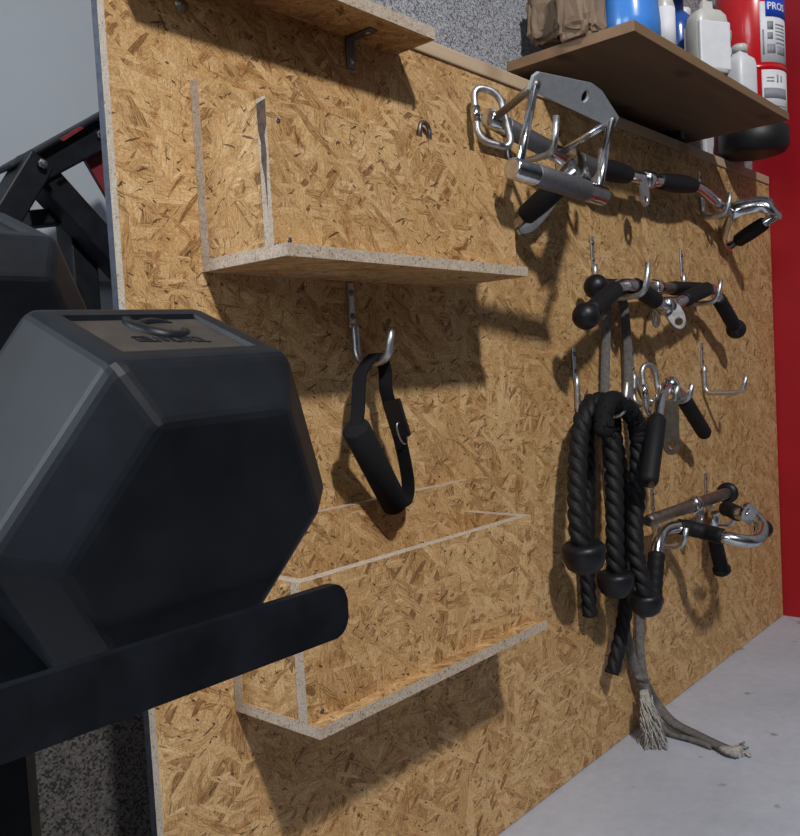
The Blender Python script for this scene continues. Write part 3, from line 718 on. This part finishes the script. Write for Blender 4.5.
# ------------------------------------------------------------------ exercise bench beyond the board's left edge
be = thing('exercise_bench', (-1.75, .8, 0), 'black steel bench frame with dark red plate, seen past the left edge of the board', 'exercise bench')
yb = .70
def beam(a, b, wd, dp, name, y=yb, mat='rackblk'):
    p, q = P(*a, y), P(*b, y); d = (q-p).normalized(); n = V((0, 1, 0)); s = d.cross(n).normalized()
    return MB().obox((p+q)/2+V((0, dp, 0)), d, s, n, (q-p).length/2, wd/2, dp, .004).build(name, M[mat], be)
beam((38, 168), (132, 119), .052, .03, 'upper_beam')
beam((12, 166), (138, 95), .010, .05, 'top_plate', yb-.02)
beam((44, 158), (3, 226), .050, .03, 'front_post', yb-.035)
beam((40, 166), (136, 272), .050, .03, 'rear_strut', yb+.01)
pr_ = [P(*q, yb+.03) for q in ((80, 150), (130, 130), (130, 226), (112, 205))]
MB().prism(pr_, V((0, .01, 0))).build('red_plate', M['redplate'], be)['label'] = 'dark red steel plate'
pr_ = [P(*q, yb-.075) for q in ((60, 139), (80, 126), (84, 128), (64, 141))]
MB().prism(pr_, V((0, .004, 0))).build('red_plate', M['redplate'], be)['label'] = 'small red tab on the top beam'
for q in ((42, 164), (100, 135)):
    MB().lathe(P(*q, yb-.041 if q[0] < 60 else yb-.001), V((0, -1, 0)), [(.009, 0), (.009, .004), (.006, .005), (.006, .010), (0, .011)], 6, smooth=False).build('bolt', M['chrome'], be)
a = P(69, 205, yb+.06); c2 = P(94, 205, yb+.06)
MB().box(a.x, c2.x, yb+.06, yb+.12, 0, a.z-.005, .003).build('rear_post', M['rackblk'], be)
beam((30, 218), (92, 212), .03, .03, 'cross_tube', yb+.05)
fp = P(3, 226, yb-.035); fq = P(136, 272, yb)
MB().box(fp.x-.05, fp.x+.0, yb-.03, yb+.03, 0, fp.z, .003).build('foot_post', M['rackblk'], be)
MB().box(fq.x-.02, fq.x+.03, yb, yb+.06, 0, fq.z+.01, .003).build('foot_post', M['rackblk'], be)

# ------------------------------------------------------------------ plywood shelf and what stands on it
zs, zt = 1.2995, 1.3175
ps = thing('plywood_shelf', (-.84, 0, zs), 'brown plywood shelf at the top right, carrying bottles', 'shelf')
n0 = MB(); n0.box(-1.232, -.448, -.200, .0445, zs, zt, .001)
n0.bm.normal_update()
for f in n0.bm.faces:
    if abs(f.normal.z) < .5: f.material_index = 1
n0.build('shelf_board', [M['ply'], M['plyedge']], ps)
for x in (-1.1, -.58):
    MB().box(x, x+.02, .0, .0445, zs-.018, zs-.0002).build('cleat', M['dsteel'], ps)
BG = 'bottles on the plywood shelf'
def bottle(name, u, v, y, prof, label, mat, cap=None, lab=None, sq=None, rot=0):
    c = P(u, v, y); c.z = zt+.0005
    t = thing(name, c, label, 'bottle', BG)
    if sq:     # rounded rectangular bottle: (half x, half y), list of (scale, z)
        hx, hy = sq; b = MB(); rings = []
        for k_, z in prof:
            r_ = []
            for q in range(24):
                a = 2*PI*q/24; ca, sa = math.cos(a), math.sin(a); e = .42
                x_, y_ = hx*k_*math.copysign(abs(ca)**e, ca), hy*k_*math.copysign(abs(sa)**e, sa)
                r_.append(b.bm.verts.new(c+V((x_*math.cos(rot)-y_*math.sin(rot), x_*math.sin(rot)+y_*math.cos(rot), z))))
            rings.append(r_)
        for A, B in zip(rings, rings[1:]):
            for q in range(24): b._f((A[q], A[(q+1) % 24], B[(q+1) % 24], B[q]), True)
        b._f(rings[0][::-1]); b._f(rings[-1]); bo_ = b.build('body', M[mat], t)
    else: bo_ = MB().lathe(c, V((0, 0, 1)), prof, 32).build('body', M[mat], t)
    if cap: MB().lathe(c+V((0, 0, cap[1])), V((0, 0, 1)), [(cap[0], 0), (cap[0], cap[2]), (cap[0]*.8, cap[2]+.003)], 24).build('cap', M[cap[3]], t)
    if lab: MB().lathe(c, V((0, 0, 1)), [(lab[0], lab[1]), (lab[0], lab[2])], 32).build('label', M['label'], t)
    return t
# (radius, height) profiles
bottle('spray_bottle', 630, 38, -.145, [(.048, 0), (.052, .004), (.052, .03), (.047, .09), (.036, .135), (.017, .17), (.015, .19)], 'light blue tapered bottle, leftmost on the plywood shelf', 'blue', (.018, .19, .03, 'white'))
bottle('clear_bottle', 664, 46, -.16, [(.019, 0), (.021, .003), (.021, .085), (.016, .105), (.010, .112), (.010, .12)], 'small slim bottle with white label between the two blue bottles', 'cream', (.0115, .12, .018, 'white'), (.0214, .004, .082))
bottle('blue_bottle', 678, 50, -.094, [(.030, 0), (.033, .004), (.033, .12), (.027, .145), (.014, .16), (.013, .18)], 'dark blue bottle, right of the light blue one', 'dblue', (.016, .18, .025, 'white'))
bottle('jerry_bottle', 708, 65, -.172, [(.95, 0), (1, .005), (1, .098), (.93, .112), (.70, .122), (.33, .127), (.30, .145)], 'broad white bottle at the front, foremost on the plywood shelf', 'cream', (.014, .145, .02, 'white'), sq=(.038, .024), rot=-.5)
c = P(708, 65, -.172)
lab = MB(); q = V((c.x, c.y, zt+.052)); rx = V((math.cos(-.5), math.sin(-.5), 0)); ry = V((-math.sin(-.5), math.cos(-.5), 0))
jer = [o for o in bpy.data.objects if o.name == 'jerry_bottle'][0]
lab.obox(q, rx, ry, V((0, 0, 1)), .0362, .0248, .046, .003).build('label', M['white'], jer)
bottle('white_bottle', 724, 56, -.088, [(.9, 0), (1, .006), (1, .125), (.9, .14), (.4, .155), (.38, .17)], 'tall white bottle behind the broad front bottle', 'white', (.018, .17, .02, 'cream'), sq=(.034, .030), rot=.2)
bottle('white_canister', 740, 64, -.138, [(.95, 0), (1, .006), (1, .092), (.90, .104), (.5, .114), (.45, .12)], 'short square white canister, rightmost on the plywood shelf', 'white', (.017, .12, .014, 'cream'), sq=(.031, .026), rot=-.3)
bottle('white_bottle', 684, 40, -.02, [(.036, 0), (.04, .004), (.04, .17), (.03, .2), (.014, .21), (.014, .225)], 'plain white round bottle at the back of the shelf, behind the broad bottle', 'white', (.017, .225, .02, 'white'))
def crumple(name, c, sx, sy, sz, mat, label, seed, cat='bag'):
    b = MB(); bmesh.ops.create_grid(b.bm, x_segments=1, y_segments=1, size=.001); b.bm.clear()
    bmesh.ops.create_icosphere(b.bm, subdivisions=4, radius=1)
    for v in b.bm.verts:
        d = v.co.copy(); e = .55
        p = V([math.copysign(abs(k)**e, k) for k in d])
        n = noise.noise(d*1.7+V((seed, 0, 0)))*.22+abs(noise.noise(d*4+V((0, seed, 0))))*.20
        p *= 1+n-.1
        v.co = V((c.x+p.x*sx, c.y+p.y*sy, max(zt+.0005, c.z+p.z*sz)))
    for f in b.bm.faces: f.smooth = False
    o = b.build(name, M[mat]); return tag(o, label, cat)
crumple('paper_bag', P(556, 28, -.015)+V((0, 0, .015)), .052, .036, .055, 'kraft', 'crumpled brown paper bag on the left end of the plywood shelf, against the wall', 1.3)
crumple('paper_bag', P(581, 20, -.095)+V((0, 0, .020)), .036, .036, .07, 'kraft', 'upright brown paper bag on the shelf, just left of the light blue bottle', 5.1)
for o in bpy.data.objects:
    if o.name.startswith('paper_bag'): o['group'] = 'paper bags on the plywood shelf'
c = P(545, -6, -.03); c.z += .03
crumple('plastic_bag', V((P(590, 20, .005).x, .012, zt+.062)), .095, .024, .066, 'greybag', 'grey plastic bag behind the paper bags on the plywood shelf', 9.7)

# ------------------------------------------------------------------ fire extinguisher
us = thing('upper_shelf', (-1.06, 0, 1.58), 'short second plywood shelf above the bottle shelf, just over the top of the picture', 'shelf')
MB().box(-1.225, -.90, -.24, .0445, 1.58, 1.598, .001).build('shelf_board', M['ply'], us)
for x in (-1.15, -.98): MB().box(x, x+.02, .0, .0445, 1.562, 1.5798).build('cleat', M['dsteel'], us)
EX = P(754, 150, -.062); EX.z = 1.2735
ER = .0795
ex = thing('fire_extinguisher', EX, 'red fire extinguisher with black base hanging on the wall at the top right', 'fire extinguisher')
MB().lathe(EX, V((0, 0, 1)), [(ER-.008, .03), (ER, .034), (ER, .40), (ER*.9, .44), (ER*.5, .475), (.02, .485), (.02, .51)], 44).build('cylinder', M['extred'], ex)
MB().lathe(EX, V((0, 0, 1)), [(ER*.72, 0), (ER*.93, .004), (ER+.005, .018), (ER+.005, .060), (ER+.001, .064)], 44).build('base_cup', M['blk'], ex)
MB().lathe(EX, V((0, 0, 1)), [(ER+.0006, .192), (ER+.0032, .194), (ER+.0032, .201), (ER+.0006, .203)], 44).build('band', M['extred'], ex)
MB().box(EX.x-.02, EX.x+.02, EX.y+ER-.002, .044, EX.z+.15, EX.z+.30).build('bracket', M['dsteel'], ex)
MB().cyl(EX+V((0, 0, .505)), EX+V((0, 0, .56)), .022).build('valve', M['steel'], ex)
tc_ = CAM-EX; th0 = math.atan2(tc_.y, tc_.x)          # direction towards the viewer; the label faces the room
def patch(a0, a1, z0, z1, lift, name, mat, par):
    b = MB(); n = max(2, int(abs(a1-a0)/.08)); rows = []
    for r_ in (ER+lift, ER+lift-.0006):
        rows.append([[b.bm.verts.new(EX+V((r_*math.cos(a0+(a1-a0)*k/n), r_*math.sin(a0+(a1-a0)*k/n), z))) for k in range(n+1)] for z in (z0, z1)])
    (A0, A1), (B0, B1) = rows
    for k in range(n):
        b._f((A0[k], A0[k+1], A1[k+1], A1[k]), True); b._f((B0[k+1], B0[k], B1[k], B1[k+1]), True)
        b._f((A0[k+1], A0[k], B0[k], B0[k+1])); b._f((A1[k], A1[k+1], B1[k+1], B1[k]))
    b._f((A0[0], A1[0], B1[0], B0[0])); b._f((A0[n], B0[n], B1[n], A1[n]))
    return b.build(name, M[mat], par)
a_l = th0+.29                                          # screen-left edge of the label
lbl = patch(a_l, a_l+1.45, .078, .189, .0008, 'label', 'label', ex)
lb2 = patch(a_l, a_l+1.45, .207, .352, .0008, 'label', 'label', ex)
patch(a_l+.17, a_l+1.45, .316, .367, .0018, 'brand_patch', 'lblue', lb2)
for a0, a1, z0, z1 in ((.22, .42, .285, .305), (.22, .40, .262, .278), (.20, .48, .228, .250), (.50, .95, .296, .300), (.50, .95, .288, .291), (.50, .95, .280, .283), (.50, .95, .272, .275), (.50, .95, .262, .266), (.50, .95, .252, .255), (.55, .95, .226, .246), (.06, .11, .225, .285)):
    patch(a_l+a0, a_l+a1, z0, z1, .0014, 'print_block', 'ink', lb2)
for a0, a1, z0, z1 in ((.06, .95, .120, .145), (.50, .56, .158, .177), (.66, .72, .160, .175), (.15, .40, .168, .171), (.15, .40, .160, .163), (.1, .9, .100, .103), (.1, .9, .092, .095)):
    patch(a_l+a0, a_l+a1, z0, z1, .0014, 'print_block', 'ink', lbl)
def wrap_text(txt, a0, z, size, par, mat, lift):
    cu = bpy.data.curves.new('lettering', 'FONT'); cu.body = txt; cu.size = size; cu.extrude = .0003; cu.offset = size*.012; cu.resolution_u = 3
    to = bpy.data.objects.new('lettering', cu); C.objects.link(to)
    bpy.context.view_layer.update()
    me = bpy.data.meshes.new_from_object(to.evaluated_get(bpy.context.evaluated_depsgraph_get()))
    bpy.data.objects.remove(to)
    bm = bmesh.new(); bm.from_mesh(me)
    bmesh.ops.subdivide_edges(bm, edges=[e for e in bm.edges if e.calc_length() > .006], cuts=2)
    for v in bm.verts:
        a = a0+v.co.x/ER; r_ = ER+lift+v.co.z
        v.co = V((r_*math.cos(a), r_*math.sin(a), z+v.co.y))
    bm.to_mesh(me); bm.free(); me.materials.append(M[mat])
    o = bpy.data.objects.new('brand_lettering', me); C.objects.link(o); o.parent = par
wrap_text('PROS', a_l+.22, .3330, .0245, lb2, 'whiteink', .0022)

# small white plates on the wall above the board
q = P(708, 150, .044)
tag(MB().box(q.x-.035, q.x+.03, .034, .0445, 1.278, 1.36, .002).build('wall_plate', M['white']), 'small white plate on the wall under the right end of the plywood shelf', 'plate')

# ------------------------------------------------------------------ light
wd = bpy.data.worlds.new('world'); sc.world = wd; wd.use_nodes = True
nt = wd.node_tree; bg = nt.nodes['Background']
g = nt.nodes.new('ShaderNodeTexCoord'); sx = nt.nodes.new('ShaderNodeSeparateXYZ'); nt.links.new(g.outputs['Generated'], sx.inputs[0])
rm = nt.nodes.new('ShaderNodeValToRGB'); nt.links.new(sx.outputs[2], rm.inputs[0])
rm.color_ramp.elements[0].position = .0; rm.color_ramp.elements[0].color = (.07, .07, .08, 1)
rm.color_ramp.elements[1].position = .8; rm.color_ramp.elements[1].color = (.55, .62, .75, 1)
nt.links.new(rm.outputs[0], bg.inputs[0]); bg.inputs[1].default_value = .17
def lamp(name, loc, tgt, size, power, col):
    l = bpy.data.lights.new(name, 'AREA'); l.shape = 'DISK'; l.size = size; l.energy = power; l.color = col
    o = bpy.data.objects.new(name, l); C.objects.link(o); o.location = loc
    o.rotation_euler = (V(tgt)-V(loc)).to_track_quat('-Z', 'Y').to_euler(); return o
lamp('ceiling_lamp', (-2.95, -2.5, 3.43), (-1.7, 0, .8), .24, 128, (1.0, .985, .97))
lamp('left_fill', (-6.0, -1.3, 2.3), (-2, -.2, .8), 1.6, 44, (.80, .90, 1.0))  # unseen soft cool light added to brighten surfaces facing left, no window built
lamp('back_fill', (-4.4, .75, 2.1), (-2.3, -.4, .8), 1.2, 52, (.84, .92, 1.0))  # unseen area light added so the dumbbell's left faces catch a reflection
sc.view_settings.view_transform = 'Standard'; sc.view_settings.look = 'None'; sc.view_settings.gamma = 1
sc.view_settings.use_curve_mapping = False; sc.view_settings.exposure = 0
